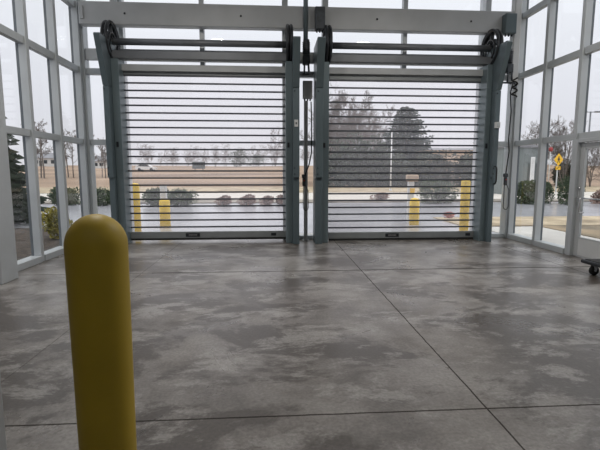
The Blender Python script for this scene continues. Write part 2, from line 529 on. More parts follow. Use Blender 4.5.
# swing door in the right wall
dr = empty('door_1', (XR, 6.9, 0)); struct(dr, 'aluminium framed glass swing door in the right wall', 'door')
y0, y1 = 6.43, 7.37
fr = MB()
fr.box(XR - .01, GR, y1 - .06, y1, 0, 2.07, .004); fr.box(XR - .01, GR, y0, y0 + .06, 0, 2.07, .004)
fr.box(XR - .01, GR, y0 + .06, y1 - .06, 2.01, 2.07, .004)
fr.build('door_frame', 'alu', dr)
lf = MB()
lx0, lx1 = XR + .05, XR + .10
lf.box(lx0, lx1, y1 - .17, y1 - .065, .01, 2.0, .004)
lf.box(lx0, lx1, y0 + .065, y0 + .17, .01, 2.0, .004)
lf.box(lx0, lx1, y0 + .17, y1 - .17, 1.90, 2.0, .004)
lf.box(lx0, lx1, y0 + .17, y1 - .17, .01, .36, .004)
leaf = lf.build('door_leaf', 'beam', dr)
MB().box(lx0 + .02, lx0 + .03, y0 + .17, y1 - .17, .36, 1.90).build('glass_pane', 'glass', dr)
MB().box(lx0 - .004, lx0, y0 + .18, y1 - .18, .04, .33).build('kick_plate', 'greybox', dr)
h = MB()
h.tube([(lx0, y1 - .115, 1.05), (lx0 - .06, y1 - .115, 1.05), (lx0 - .07, y1 - .125, 1.05), (lx0 - .07, y0 + .14, 1.05), (lx0 - .06, y0 + .13, 1.05), (lx0, y0 + .13, 1.05)], .012, 8)
h.build('push_bar', 'chrome', dr)
h = MB()
h.tube([(lx0, y1 - .25, 1.05), (lx0 - .075, y1 - .25, 1.05), (lx0 - .085, y1 - .25, 1.03), (lx0 - .085, y1 - .25, .82), (lx0 - .075, y1 - .25, .80), (lx0, y1 - .25, .80)], .012, 8)
h.build('pull_handle', 'chrome', dr)
MB().tube([(lx0 + .01, y1 - .115, 1.22), (lx0 - .025, y1 - .115, 1.22)], .026, 14).build('lock_cylinder', 'chrome', dr)

# ================================================================ ROLL-UP DOORS
def spiral_drum(root, x, side):
    """scroll shaped track cage standing in the YZ plane, disc axis along X"""
    cy, cz = 9.17, 4.08
    d = MB()
    for dx in (-.035, .035):
        d.ring((x + dx, cy, cz), (1, 0, 0), .355, .034, 40, 8)
        d.ring((x + dx, cy, cz), (1, 0, 0), .12, .024, 40, 6, 0, 2.6 * PI, .22)
    for k in range(5):
        a = 2 * PI * k / 5 + .35
        p = (cy + .36 * math.cos(a), cz + .36 * math.sin(a))
        d.tube([(x, cy + .06 * math.cos(a), cz + .06 * math.sin(a)), (x, *p)], .042, 6)
    for k in range(9):
        a = 2 * PI * k / 9
        d.tube([(x - .03, cy + .355 * math.cos(a), cz + .355 * math.sin(a)), (x + .03, cy + .355 * math.cos(a), cz + .355 * math.sin(a))], .016, 6)
    o = d.build('spiral_drum', 'black', root)
    MB().tube([(x - .07, cy, cz), (x + .07, cy, cz)], .07, 16).build('hub', 'black', o)
    return o

def guide_column(root, gx0, gx1, ox0, ox1, light_guide, out):
    g = MB().box(gx0, gx1, 9.0, 9.36, 0, 3.72, .006)
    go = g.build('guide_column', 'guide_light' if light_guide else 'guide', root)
    o = MB()
    o.box(ox0, ox1, 8.87, 9.34, 0, 1.38, .005)
    o.box(ox0, ox1, 8.80, 9.34, 1.39, 3.16, .005)
    o.box(ox0 + .012, ox1 - .012, 8.83, 9.33, 1.37, 3.18)
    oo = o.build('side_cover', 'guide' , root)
    MB().prism([(9.34, 3.17), (8.80, 3.17), (8.47, 4.02), (8.50, 4.05), (9.30, 4.05)], 'x', ox0, ox1).build('drum_bracket', 'guide', root)
    xm = (ox0 + ox1) / 2
    s = MB()
    for z in (1.46, 1.58, 3.10):
        s.tube([(xm - .03, 8.80, z), (xm - .03, 8.788, z)], .013, 8)
    s.build('screw', 'black', oo)
    MB().box(gx0 + .03, gx0 + .075, 8.985, 9.0, 2.00, 2.10, .004).build('photo_eye', 'black', go)
    return oo

def rollup_door(name, x0, x1, lift, label, left_cols, right_cols):
    cx = (x0 + x1) / 2
    root = thing(name, (cx, 9.25, 0), label, 'garage door')
    # curtain: slim dark ribs holding clear panels
    zb = lift + .045
    Z0 = .285 + lift
    pitch = .149
    n = 22
    for i in range(n):
        z = Z0 + i * pitch
        MB().box(x0, x1, 9.285, 9.315, z - .016, z + .016, .004).build('curtain_rib', 'rib', root)
    for i in range(-1, n - 1):
        z = Z0 + i * pitch
        lo = z + .013 if i >= 0 else lift + .185
        MB().box(x0 + .01, x1 - .01, 9.298, 9.302, lo, z + pitch - .013).build('clear_panel', 'panel', root)
    # top slats disappear into the header
    MB().box(x0, x1, 9.28, 9.32, Z0 + (n - 1) * pitch + .014, 3.62, .004).build('top_slat', 'bar', root)
    bar = MB().box(x0, x1, 9.265, 9.335, zb, lift + .185, .008).build('bottom_bar', 'bar', root)
    MB().box(x0 + .01, x1 - .01, 9.275, 9.325, lift + .004, zb).build('rubber_seal', 'rubber', bar)
    lx = x0 + 1.42
    lab = MB().box(lx - .15, lx + .15, 9.258, 9.265, lift + .075, lift + .155, .003).build('name_plate', 'black', bar)
    t = MB()
    random.seed(4)
    xx = lx - .085
    while xx < lx + .085:
        wv = random.uniform(.012, .022)
        t.box(xx, xx + wv, 9.2565, 9.258, lift + .100, lift + .130); xx += wv + .007
    t.build('worn_print', 'labeltext', lab)
    MB().box(x1 - .33, x1 - .22, 9.258, 9.265, lift + .085, lift + .145, .003).build('sticker', 'black', bar)
    # head: lintel, front band, shaft
    MB().box(x0 - .02, x1 + .02, 9.20, 9.27, 3.53, 3.66, .006).build('lintel', 'beam', root)
    MB().box(x0 - .02, x1 + .02, 9.06, 9.20, 3.735, 3.89, .008).build('head_band', 'shaft', root)
    MB().tube([(x0 - .02, 9.17, 4.08), (x1 + .02, 9.17, 4.08)], .066, 16).build('drum_shaft', 'shaft', root)
    spiral_drum(root, x0 - (.06 if left_cols[0] < 0 else .07), -1)
    spiral_drum(root, x1 + (.07 if left_cols[0] < 0 else 0), 1)
    guide_column(root, *left_cols, -1)
    guide_column(root, *right_cols, 1)
    return root

dl = rollup_door('roll_up_door', -3.12, 0.305, 0.045,
    'left roll-up door of clear slats, raised just off the floor',
    (-3.14, -3.00, -3.245, -3.14, True), (0.295, 0.43, 0.43, 0.565, True))
dR = rollup_door('roll_up_door', 1.225, 4.64, 0.0,
    'right roll-up door of clear slats, closed down to the floor',
    (1.04, 1.185, 0.895, 1.04, True), (4.50, 4.61, 4.61, 4.71, True))
# drive motors belong to the doors
def motor(root, x, y, z, flip=1):
    m = MB()
    m.tube([(x, y, z + .10), (x, y, z + .42)], .065, 14)
    m.box(x - .07, x + .07, y - .08, y + .09, z - .06, z + .12, .012)
    for k in range(7):
        zz = z + .15 + k * .035
        m.tube([(x, y, zz), (x, y, zz + .012)], .078, 14)
    o = m.build('drive_motor', 'motor', root)
    c = MB()
    c.tube([(x + .04 * flip, y - .06, z - .05), (x + .05 * flip, y - .06, z - .22)], .02, 8)
    c.tube([(x - .04 * flip, y - .06, z - .05), (x - .045 * flip, y - .06, z - .26)], .018, 8)
    c.box(x - .14, x + .14, y - .03, y + .02, z - .27, z - .24, .004)
    c.build('cable_gland', 'motor', o)
    return o
motor(dl, .715, 9.02, 3.72)
motor(dR, 4.98, 9.06, 3.62)
MB().box(4.72, 5.06, 9.14, 9.22, 3.62, 4.04, .01).build('motor_bracket', 'motor', dR)

# ---------------------------------------------------------------- control gear
def control_box(loc, w, d, hgt, label, mname='greybox', group=None):
    x, y, z = loc
    r = thing('control_box', (x, y, z), label, 'control box', group)
    MB().box(x - w / 2, x + w / 2, y - d, y, z, z + hgt, .008).build('housing', mname, r)
    MB().box(x - w / 2 + .012, x + w / 2 - .012, y - d - .006, y - d, z + .012, z + hgt - .012, .003).build('cover', mname, r)
    for k in (-.3, 0.0, .28):
        g = MB().tube([(x + w * k, y - d / 2, z), (x + w * k, y - d / 2, z - .04)], .016, 8)
        g.build('cable_gland', 'black', r)
    return r
control_box((0.76, 9.30, 3.02), .20, .12, .36, 'flat grey electrical box on the pole between the doors')
control_box((1.0, 9.22, 4.36), .20, .17, .44, 'dark box on the deep beam above the middle of the wall', 'motor')
control_box((4.98, 9.22, 4.36), .24, .17, .40, 'blue-grey box at the right end of the deep beam', 'guide')
control_box((5.205, 9.36, 3.42), .15, .16, 1.9, 'tall grey cable duct down the back right corner post')
# pole between the doors
p = thing('conduit_pole', (0.735, 9.36, 0), 'slim grey pole on the floor between the two roll-up doors', 'pole')
MB().box(.695, .775, 9.32, 9.40, .012, 3.0, .006).build('pole', 'siding', p)
MB().box(.66, .81, 9.29, 9.43, 0, .012, .003).build('base_plate', 'greybox', p)
p = tag(MB().tube([(.715, 9.19, 4.16), (.715, 9.19, ZTOP)], .048, 14).build('conduit_pole', 'guide_light'),
        'grey drop pipe coming from above to the middle drive motor', 'pole')
p = tag(MB().tube([(.845, 9.35, 2.98), (.85, 9.30, 2.7), (.855, 9.30, 2.2), (.85, 9.28, 1.9), (.80, 9.27, 1.66), (.715, 9.24, 1.44), (.69, 9.24, 1.36)], .013, 8).build('cable', 'rubber'),
        'black cable hanging from the grey box beside the middle pole', 'cable')
def pendant(loc, label, s=1):
    x, y, z = loc
    r = thing('pendant_controller', (x, y, z), label, 'controller')
    m = MB()
    m.box(x - .035, x + .035, y - .025, y + .025, z, z + .17, .012)
    m.box(x - .048, x + .048, y - .03, y + .03, z + .17, z + .25, .012)
    body = m.build('body', 'motor', r)
    q = MB()
    q.tube([(x, y - .025, z + .12), (x, y - .032, z + .12)], .014, 10)
    q.build('button', 'red', body)
    c = MB()
    pts = []
    for k in range(21):
        a = PI * k / 20
        pts.append((x + .04 * s + .055 * math.cos(PI + a) , y, z - .45 - .07 * math.sin(a)))
    pts = [(x - .015, y, z + .01)] + pts + [(x + .09, y, z - .1), (x + .03, y, z + .02)]
    c.tube(pts, .008, 6)
    c.build('cord_loop', 'rubber', r)
    return r
pendant((.685, 9.20, 1.20), 'black hand controller on a looped cord in front of the middle pole')
pendant((4.98, 8.93, 1.22), 'black hand controller on a looped cord near the back right corner')
tag(MB().tube([(5.20, 9.26, 3.38), (5.13, 9.20, 3.2), (5.18, 9.22, 2.8), (5.16, 9.22, 2.2), (5.12, 9.1, 1.95), (5.02, 8.98, 1.60), (4.98, 8.93, 1.46)], .013, 8).build('cable', 'rubber'),
    'black cable hanging down the back right corner post to the hand controller', 'cable')
pts = [(5.10 + .05 * math.cos(a * .55), 9.00 + .06 * math.sin(a * .55), 3.46 - .012 * a) for a in range(0, 34)]
tag(MB().tube(pts, .016, 6).build('coiled_cable', 'rubber'), 'coiled black cable below the right drive motor', 'cable')
# small wall devices on the covers
r = thing('switch', (.495, 8.80, 2.42), 'small pale switch plate on the left door\'s right-hand cover', 'switch')
MB().box(.46, .535, 8.785, 8.80, 2.40, 2.54, .004).build('plate', 'greybox', r)
MB().box(.485, .51, 8.775, 8.785, 2.45, 2.49, .003).build('rocker', 'black', r)
r = thing('switch', (4.64, 8.79, 2.42), 'small grey sensor box on the right door\'s far cover', 'switch')
MB().box(4.60, 4.70, 8.74, 8.80, 2.40, 2.52, .006).build('plate', 'greybox', r)
MB().box(4.625, 4.675, 8.73, 8.74, 2.43, 2.49, .003).build('rocker', 'alu', r)
r = thing('grab_handle', (4.66, 8.80, 1.25), 'black upright handle low on the right door\'s far cover', 'handle')
MB().tube([(4.655, 8.80, 1.62), (4.66, 8.73, 1.60), (4.665, 8.72, 1.55), (4.665, 8.72, 1.32), (4.66, 8.73, 1.27), (4.655, 8.80, 1.25)], .014, 8).build('grip', 'rubber', r)
MB().box(4.62, 4.69, 8.792, 8.80, 1.23, 1.65, .003).build('back_plate', 'guide', r)

# high-bay lamps under the ceiling
for (x, y, lb) in ((-1.6, 5.0, 'round high-bay lamp under the ceiling on the left, above the picture'), (2.9, 5.0, 'round high-bay lamp under the ceiling on the right, above the picture')):
    r = thing('ceiling_lamp', (x, y, 5.55), lb, 'lamp')
    MB().lathe((x, y, 5.55), [(.30, 0), (.30, .03), (.24, .10), (.12, .22), (.10, .40), (.03, .42), (.03, .65)], 24).build('lamp_shade', 'greybox', r)
    ld = bpy.data.lights.new('lamp_light', 'AREA')
    ld.shape = 'DISK'; ld.size = .52; ld.energy = LAMP_W; ld.color = (1.0, .95, .87)
    lo = bpy.data.objects.new('lamp_light', ld); COL.objects.link(lo)
    lo.parent = r; lo.location = (0, 0, -.01)

# ================================================================ THINGS IN THE ROOM
R_ = .1005
prof = [(R_ * .93, 0), (R_ * .955, .6), (R_, 1.25)]
for k in range(1, 13):
    a = PI / 2 * k / 12
    prof.append((max(.001, R_ * math.cos(a)), 1.25 + .108 * math.sin(a)))
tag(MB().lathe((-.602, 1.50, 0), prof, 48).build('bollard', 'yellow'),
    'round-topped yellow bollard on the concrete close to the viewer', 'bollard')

col_ = MB().box(-1.55, -1.27, 1.72, 2.00, 0, ZTOP, .01)
struct(col_.build('trim_4', 'beam'), 'grey post edge at the lower left corner of the picture', 'column')

d = thing('wheeled_dolly', (4.88, 5.66, 0), 'black low dolly on casters by the swing door, cut off at right', 'dolly')
MB().box(4.57, 5.23, 5.28, 6.00, .165, .215, .012).build('deck', 'black', d)
MB().box(4.61, 5.19, 5.32, 5.96, .215, .225, .004).build('deck_mat', 'rubber', d)
for (x, y) in ((4.70, 5.38), (5.12, 5.38), (4.70, 5.88), (5.12, 5.88)):
    f = MB()
    f.box(x - .04, x + .04, y - .04, y + .04, .155, .165, .002)
    f.prism([(x - .035, .160), (x + .035, .160), (x + .015, .055), (x - .015, .055)], 'y', y - .036, y - .030)
    f.prism([(x - .035, .160), (x + .035, .160), (x + .015, .055), (x - .015, .055)], 'y', y + .030, y + .036)
    fo = f.build('caster_fork', 'chrome', d)
    MB().tube([(x, y - .025, .068), (x, y - .018, .068), (x, y + .018, .068), (x, y + .025, .068)], [.058, .068, .068, .058], 20).build('wheel', 'rubber', fo)
    MB().tube([(x, y - .034, .068), (x, y + .034, .068)], .018, 10).build('axle', 'chrome', fo)

# ================================================================ OUTSIDE GROUND
def slab(name, x0, x1, ya, yb, z0, z1, m, label):
    return struct(MB().box(x0, x1, ya, yb, z0, z1).build(name, m), label, 'ground')
slab('asphalt_lot', -60, 60, 9.72, 21.2, -.20, -.02, 'asphalt', 'wet grey asphalt lot beyond the doors')
slab('door_apron', -4.3, 5.25, 9.72, 10.5, -.02, -.008, 'walk', 'pale concrete apron along the door sills')
slab('mulch_bed', -9.0, -4.16, 2.0, 12.0, -.30, -.01, 'mulch', 'brown mulch bed outside the left glass wall')
slab('sidewalk', 5.66, 7.4, -4, 11.4, -.30, -.005, 'walk', 'pale concrete walk outside the right glass wall')
slab('lawn', 7.4, 40, -4, 11.6, -.30, .01, 'lawn', 'patchy winter lawn outside the right glass wall')
slab('grass_island', 5.35, 40, 11.6, 13.9, -.02, .01, 'drygrass', 'strip of patchy lawn between the walk and the lot')
slab('grass_verge', -90, 90, 21.2, 23.0, -.2, .03, 'verge', 'muddy grass verge behind the lot')
slab('road', -120, 140, 23.0, 31, -.2, .02, 'road', 'pale concrete road behind the verge')
slab('roadside_grass', -120, 140, 31, 42, -.2, .05, 'drygrass', 'yellow grass strip on the far side of the road')
# rising tan field
fv = []; ff = []
nx, ny = 40, 24
for j in range(ny + 1):
    t = j / ny
    y = 42 + 360 * t ** 1.7
    for i in range(nx + 1):
        x = -320 + 640 * i / nx
        z = .05 + 2.9 * min(1, (y - 42) / 75) + max(0, y - 117) * .014
        z += .35 * math.sin(x * .05) * min(1, (y - 42) / 60)
        rr = max(0, 1 - math.hypot((x - 52) / 34, (y - 125) / 45))
        z += 3.6 * (3 * rr * rr - 2 * rr ** 3)
        fv.append((x, y, z))
for j in range(ny):
    for i in range(nx):
        a = j * (nx + 1) + i
        ff.append((a, a + 1, a + nx + 2, a + nx + 1))
fm = MB().add(fv, ff, True)
fo = fm.build('field', 'field', origin=(0, 0, 0))
struct(fo, 'bare tan field rising towards the horizon', 'ground')
def ground_z(x, y):
    if y < 42: return .04
    z = .05 + 2.9 * min(1, (y - 42) / 75) + max(0, y - 117) * .014
    z += .35 * math.sin(x * .05) * min(1, (y - 42) / 60)
    rr = max(0, 1 - math.hypot((x - 52) / 34, (y - 125) / 45))
    return z + 3.6 * (3 * rr * rr - 2 * rr ** 3)

# ================================================================ OUTSIDE THINGS
def out_bollard(x, y, r, h, label):
    pr = [(r, 0), (r, h - r * .6)]
    for k in range(1, 7):
        a = PI / 2 * k / 6
        pr.append((max(.001, r * math.cos(a)), h - r * .6 + r * .6 * math.sin(a)))
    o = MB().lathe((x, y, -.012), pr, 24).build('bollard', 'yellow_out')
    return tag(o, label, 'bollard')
out_bollard(-3.37, 10.9, .10, 1.24, 'tall slim yellow bollard outside the left door')
out_bollard(4.80, 10.42, .11, 1.33, 'tall slim yellow bollard outside the right door')
for o_, (x, y, r, h, lb) in enumerate(((-2.98, 12.16, .145, .79, 'short thick yellow bollard outside the left door'),
                       (4.11, 12.16, .14, .78, 'short thick yellow bollard outside the right door'))):
    o = out_bollard(x, y, r, h, lb); o.location.z = -.02
r = thing('card_reader_post', (-3.08, 12.62, -.02), 'slim white post behind the short left bollard', 'post')
MB().box(-3.20, -3.02, 12.55, 12.68, -.02, 1.14, .02).build('post', 'white', r)
MB().box(-3.18, -3.04, 12.535, 12.55, .82, 1.04, .006).build('reader_face', 'siding', r)
r = thing('card_reader_post', (4.14, 12.65, -.02), 'slim white post with tan head behind the short right bollard', 'post')
MB().box(4.05, 4.23, 12.58, 12.70, -.02, 1.22, .02).build('post', 'white', r)
MB().box(4.00, 4.34, 12.52, 12.74, 1.22, 1.42, .03).build('head', 'tan', r)
MB().box(4.10, 4.24, 12.565, 12.58, .86, 1.02, .006).build('yellow_panel', 'signyellow', r)

# --- foliage builders
def leaf_cloud(rx, ry, rz, n, size, seed, shell=.55, lumps=7):
    rnd = random.Random(seed)
    b = MB()
    cs = [(Vector((rnd.uniform(-.55, .55) * rx, rnd.uniform(-.5, .5) * ry, rnd.uniform(.35, .75) * rz)), rnd.uniform(.45, .7)) for _ in range(lumps)]
    for i in range(n):
        c, k = cs[rnd.randrange(lumps)]
        d = Vector((rnd.gauss(0, 1), rnd.gauss(0, 1), rnd.gauss(0, 1))).normalized()
        rad = rnd.uniform(shell, 1.0) ** .7
        p = c + Vector((d.x * rx * k * rad, d.y * ry * k * rad, d.z * rz * k * .8 * rad))
        if p.z < .02: p.z = rnd.uniform(.02, .15 * rz)
        t = (d + Vector((rnd.uniform(-1, 1), rnd.uniform(-1, 1), rnd.uniform(-.6, 1))) * .8).normalized()
        u = t.orthogonal().normalized(); w = t.cross(u)
        s = size * rnd.uniform(.6, 1.3)
        b.add([p, p + t * s * .5 + u * s * .3 + w * s * .08, p + t * s, p + t * s * .5 - u * s * .3 + w * s * .08], [(0, 1, 2), (0, 2, 3)])
    return b
def stems(h, r, n, seed):
    rnd = random.Random(seed); b = MB()
    for k in range(n):
        a = rnd.uniform(0, 2 * PI)
        b.tube([(r * .15 * math.cos(a), r * .15 * math.sin(a), 0), (r * .4 * math.cos(a + .3), r * .4 * math.sin(a + .3), h * .5), (r * .6 * math.cos(a + .4), r * .6 * math.sin(a + .4), h * .85)], [.02, .014, .006], 5)
    return b
def shrub(name, loc, dims, mname, n, size, seed, label, group=None):
    r = thing(name, loc, label, 'bush', group)
    o = leaf_cloud(*dims, n, size, seed)
    o.build('foliage', mname, r, origin=(0, 0, 0))
    stems(dims[2], min(dims[0], dims[1]), 7, seed + 1).build('stems', 'bark', r, origin=(0, 0, 0))
    return r

def bare_tree(h, seed, leaders=2, width=.32, twig=.012, trunk_r=None, depth=3, nside=12, start=.18, bushy=4):
    """upright leafless tree: one to three leading stems, side branches all the way up, fine twigs"""
    rnd = random.Random(seed); b = MB()
    tr = trunk_r or h * .014
    def wander(p, d, L, r0, r1, n, up, k):
        pts = [p]; q = p; dd = d.normalized(); ds = [dd]
        for i in range(n):
            dd = (dd + Vector((rnd.uniform(-1, 1), rnd.uniform(-1, 1), rnd.uniform(-.6, .6))) * k + Vector((0, 0, up))).normalized()
            q = q + dd * (L / n); pts.append(q); ds.append(dd)
        b.tube(pts, [r0 + (r1 - r0) * i / n for i in range(n + 1)], 6 if r0 > .05 else 3, cap=False)
        return pts, ds
    def branch(p, d, L, r, lev):
        r1 = max(twig * .7, r * .35)
        pts, ds = wander(p, d, L, r, r1, 3, .08, .18)
        if lev <= 0: return
        for k in range(bushy if lev > 1 else bushy + 1):
            t = rnd.uniform(.2, 1.0) * 3
            i = min(2, int(t)); f = t - i
            st = pts[i].lerp(pts[i + 1], f)
            dd = ds[i + 1]
            ax = dd.orthogonal().normalized(); ax.rotate(Matrix.Rotation(rnd.uniform(0, 2 * PI), 3, dd))
            ang = rnd.uniform(.35, .95)
            branch(st, dd * math.cos(ang) + ax * math.sin(ang), L * rnd.uniform(.38, .62), max(twig, r * .5), lev - 1)
    for s in range(leaders):
        a = 2 * PI * s / leaders + rnd.uniform(-.4, .4)
        lean = 0.0 if leaders == 1 else rnd.uniform(.10, .22)
        d = Vector((math.cos(a) * lean, math.sin(a) * lean, 1))
        hh = h * rnd.uniform(.86, 1.0)
        pts, ds = wander(Vector((0, 0, -.15)), d, hh, tr, twig, 9, .03, .07)
        for k in range(nside):
            t = start + (1 - start) * (k + rnd.random()) / nside
            x = t * 9; i = min(8, int(x)); st = pts[i].lerp(pts[i + 1], x - i)
            az = rnd.uniform(0, 2 * PI); el = rnd.uniform(.45, 1.1)
            dv = Vector((math.cos(az) * math.cos(el), math.sin(az) * math.cos(el), math.sin(el)))
            branch(st, dv, h * width * (1.0 - .5 * t) * rnd.uniform(.7, 1.1), max(twig, tr * .5 * (1 - t * .7)), depth)
    zm = max(v[2] for v in b.v); sc = h / zm
    b.v = [(x * sc, y * sc, z * sc if z > 0 else z) for x, y, z in b.v]
    return b

def conifer(h, rad, seed, blades=9, whorls=26, per=15, size=.32, low=.04, power=.85, fat=.16):
    rnd = random.Random(seed); b = MB()
    for i in range(whorls):
        t = i / whorls
        z = h * (low + (1 - low) * t)
        R = rad * (1 - t) ** power * rnd.uniform(.82, 1.1) + .06
        for k in range(max(5, int(per * (1 - t * .6)))):
            a = rnd.uniform(0, 2 * PI)
            L = R * rnd.uniform(.75, 1.1)
            dirv = Vector((math.cos(a), math.sin(a), 0))
            for s in range(blades):
                f = (s + rnd.random()) / blades
                p = dirv * (L * f) + Vector((0, 0, z + .25 * R * (f * f * .5 - f * .45) ))
                for sg in (-1, 1):
                    sd = Vector((-dirv.y, dirv.x, 0)) * sg
                    tip = p + (dirv * .7 + sd * rnd.uniform(.3, .9) + Vector((0, 0, rnd.uniform(-.45, .15)))) * size * rnd.uniform(.6, 1.2) * (1 - .3 * t)
                    wv = Vector((0, 0, 1)) * size * fat + dirv * size * .10
                    b.add([p - wv, tip, p + wv], [(0, 1, 2)])
    return b
def conifer_tree(loc, h, rad, seed, label, mname='spruce', group=None, **kw):
    r = thing('spruce_tree', loc, label, 'tree', group)
    conifer(h, rad, seed, **kw).build('foliage', mname, r, origin=(0, 0, 0))
    MB().tube([(0, 0, -.1), (0, 0, h * .5), (0, 0, h * .97)], [h * .02, h * .012, .01], 8).build('trunk', 'bark', r, origin=(0, 0, 0))
    return r

# --- left of the building
conifer_tree((-8.85, 12.6, -.01), 5.1, 2.15, 11, 'dark spruce close outside the left glass wall, cut off at left', 'darkgreen', per=30, size=.34, whorls=46, blades=13, low=.02, power=.75, fat=.28)
shrub('shrub', (-4.88, 10.15, -.01), (.31, .34, .56), 'yellowleaf', 2600, .06, 21, 'yellow-green shrub just outside the left glass wall')
hl = ['low green hedge bush, leftmost of those seen through the left glass', 'low green hedge bush seen just left of the left door']
h0 = shrub('shrub', (-9.2, 20.6, -.02), (.85, .6, .72), 'boxwood', 2600, .10, 31, hl[0], 'clipped green bushes by the lot')
dup(h0, (-7.7, 20.4, -.02), 1.1, (1.0, .95, 1.0), hl[1])
dup(h0, (-5.5, 20.3, -.02), 2.1, (.95, 1.1, .95), 'low green bush seen past the tall left bollard')
dup(h0, (-4.0, 20.1, -.02), .7, (1.05, 1, .93), 'low green bush seen right of the short left bollard')
# brown leafless shrubs in the middle
bl = ['first brown leafless shrub right of the green bushes', 'second brown leafless shrub right of the green bushes',
      'third brown leafless shrub right of the green bushes', 'brown leafless shrub last before the left door\'s right edge']
s0 = shrub('shrub', (-2.25, 20.3, -.02), (.36, .32, .36), 'twigbrown', 800, .09, 41, bl[0], 'brown leafless shrubs along the lot')
for k, (x, sc) in enumerate(((-1.15, 1.1), (-.25, .95), (.5, 1.0))):
    dup(s0, (x, 20.2 + .1 * k, -.02), k * 1.3, sc, bl[k + 1])
# right door and right wall
g0 = shrub('shrub', (7.9, 20.2, -.02), (1.0, .7, .98), 'boxwood', 3000, .10, 51, 'dark green bush seen between the right door\'s two bollards')
dup(g0, (9.75, 20.2, -.02), 1.2, (.8, .9, .9), 'dark green bush partly behind the tall right bollard')
dup(g0, (12.2, 19.8, -.02), 2.2, (1.0, .8, .95), 'green bush seen past the back right corner post')
dup(g0, (14.1, 19.4, -.02), .5, (1.0, .8, 1.15), 'rounded green bush seen below the yellow diamond sign')
dup(g0, (13.3, 20.4, -.02), 1.5, (.8, .8, .9), 'green bush between the two others along the right glass')
dup(s0, (5.75, 22.6, .03), .4, (1.3, 1.0, .9), 'brown leafless shrub left of the short right bollard')
dup(s0, (16.0, 19.9, -.02), .9, 1.5, 'brown leafless shrub right of the rounded green bush')
dup(s0, (18.3, 19.9, -.02), 1.9, 1.9, 'large brown leafless shrub seen through the swing door')
r = shrub('shrub', (5.75, 13.6, .01), (.17, .15, .17), 'redleaf', 350, .06, 61, 'small red-leaved plant on the grass by the tall right bollard')

# --- trees beyond the road
# big bare tree group and spruce seen through the right door
tl = ['tall leafless tree at the left edge of the right door', 'tallest leafless tree filling the right door\'s left half',
      'leafless tree leaning on the spruce from its left', 'rearmost leafless tree, seen through the two tall ones at right']
tA = tag(bare_tree(11.6, 101, 3, .40, .013, depth=3, nside=14, bushy=5).build('bare_tree', 'bark', origin=(0, 0, 0)), tl[1], 'tree', 'leafless trees behind the road at right')
tA.location = (10.9, 58.5, ground_z(10.9, 58.5))
tB = bare_tree(10.6, 102, 3, .44, .013, depth=3, nside=14, bushy=5).build('bare_tree', 'bark', origin=(0, 0, 0))
tag(tB, tl[0], 'tree', 'leafless trees behind the road at right'); tB.location = (6.6, 49, ground_z(6.6, 49))
dup(tA, (15.4, 69, ground_z(15.4, 69)), 2.0, 1.0, tl[2])
dup(tB, (11.2, 75, ground_z(11.2, 75)), 1.2, .95, tl[3])
conifer_tree((14.55, 46.5, ground_z(14.5, 46)), 8.3, 4.3, 71, 'large blue-green spruce seen through the right door', 'spruce', whorls=40, per=24, size=.46, blades=12, power=.58)
# dark evergreen screen below
ev = ['dark evergreen bush at the left edge of the right door', 'dark evergreen bush second from the right door\'s left edge', 'dark evergreen bush left of the white pole',
      'dark evergreen bush behind the white pole', 'dark evergreen bush right of the spruce trunk', 'dark evergreen bush between the spruce and the far hill', 'dark evergreen bush below the far hill',
      'dark evergreen bush at the right edge of the right door']
rE = shrub('evergreen_bush', (6.5, 41.4, .05), (1.7, 1.2, 3.6), 'darkgreen', 3200, .28, 81, ev[0], 'dark evergreens behind the road')
for k, (x, y, sc) in enumerate(((8.4, 41.6, 1.15), (10.2, 41.3, 1.1), (12.0, 41.2, .72), (14.4, 41.3, .70), (16.8, 41.5, .80), (19.2, 41.5, .76), (21.4, 41.6, .74))):
    dup(rE, (x, y, ground_z(x, y)), k * .9, (1.0, 1.0, sc), ev[k + 1])
# trees seen through the right wall
rt = ['leafless tree directly behind the yellow diamond sign', 'leafless tree right of the yellow diamond sign', 'leafless tree seen in the swing door glass', 'leafless tree at the right edge of the picture']
tC = tag(bare_tree(6.8, 103, 3, .46, .011, depth=3, nside=12).build('bare_tree', 'bark', origin=(0, 0, 0)), rt[0], 'tree', 'leafless trees seen through the right glass')
tC.location = (26.0, 41.0, .05)
for k, (x, y, sc) in enumerate(((28.4, 40.5, 1.0), (31.6, 41, .66), (33.2, 41, .72))):
    dup(tC, (x, y, .05), 1.1 + k, sc, rt[k + 1])
ed = ['dark bush line behind the yellow sign, left part', 'dark bush line behind the yellow sign, middle part', 'dark bush line seen low in the swing door glass']
for k, (x, y, sz) in enumerate(((23.9, 44, .8), (26.9, 44.5, .95), (31.2, 44.0, .62))):
    dup(rE, (x, y, .05), 2 + k, (1.25, 1, sz), ed[k], 'dark bushes behind the yellow sign')
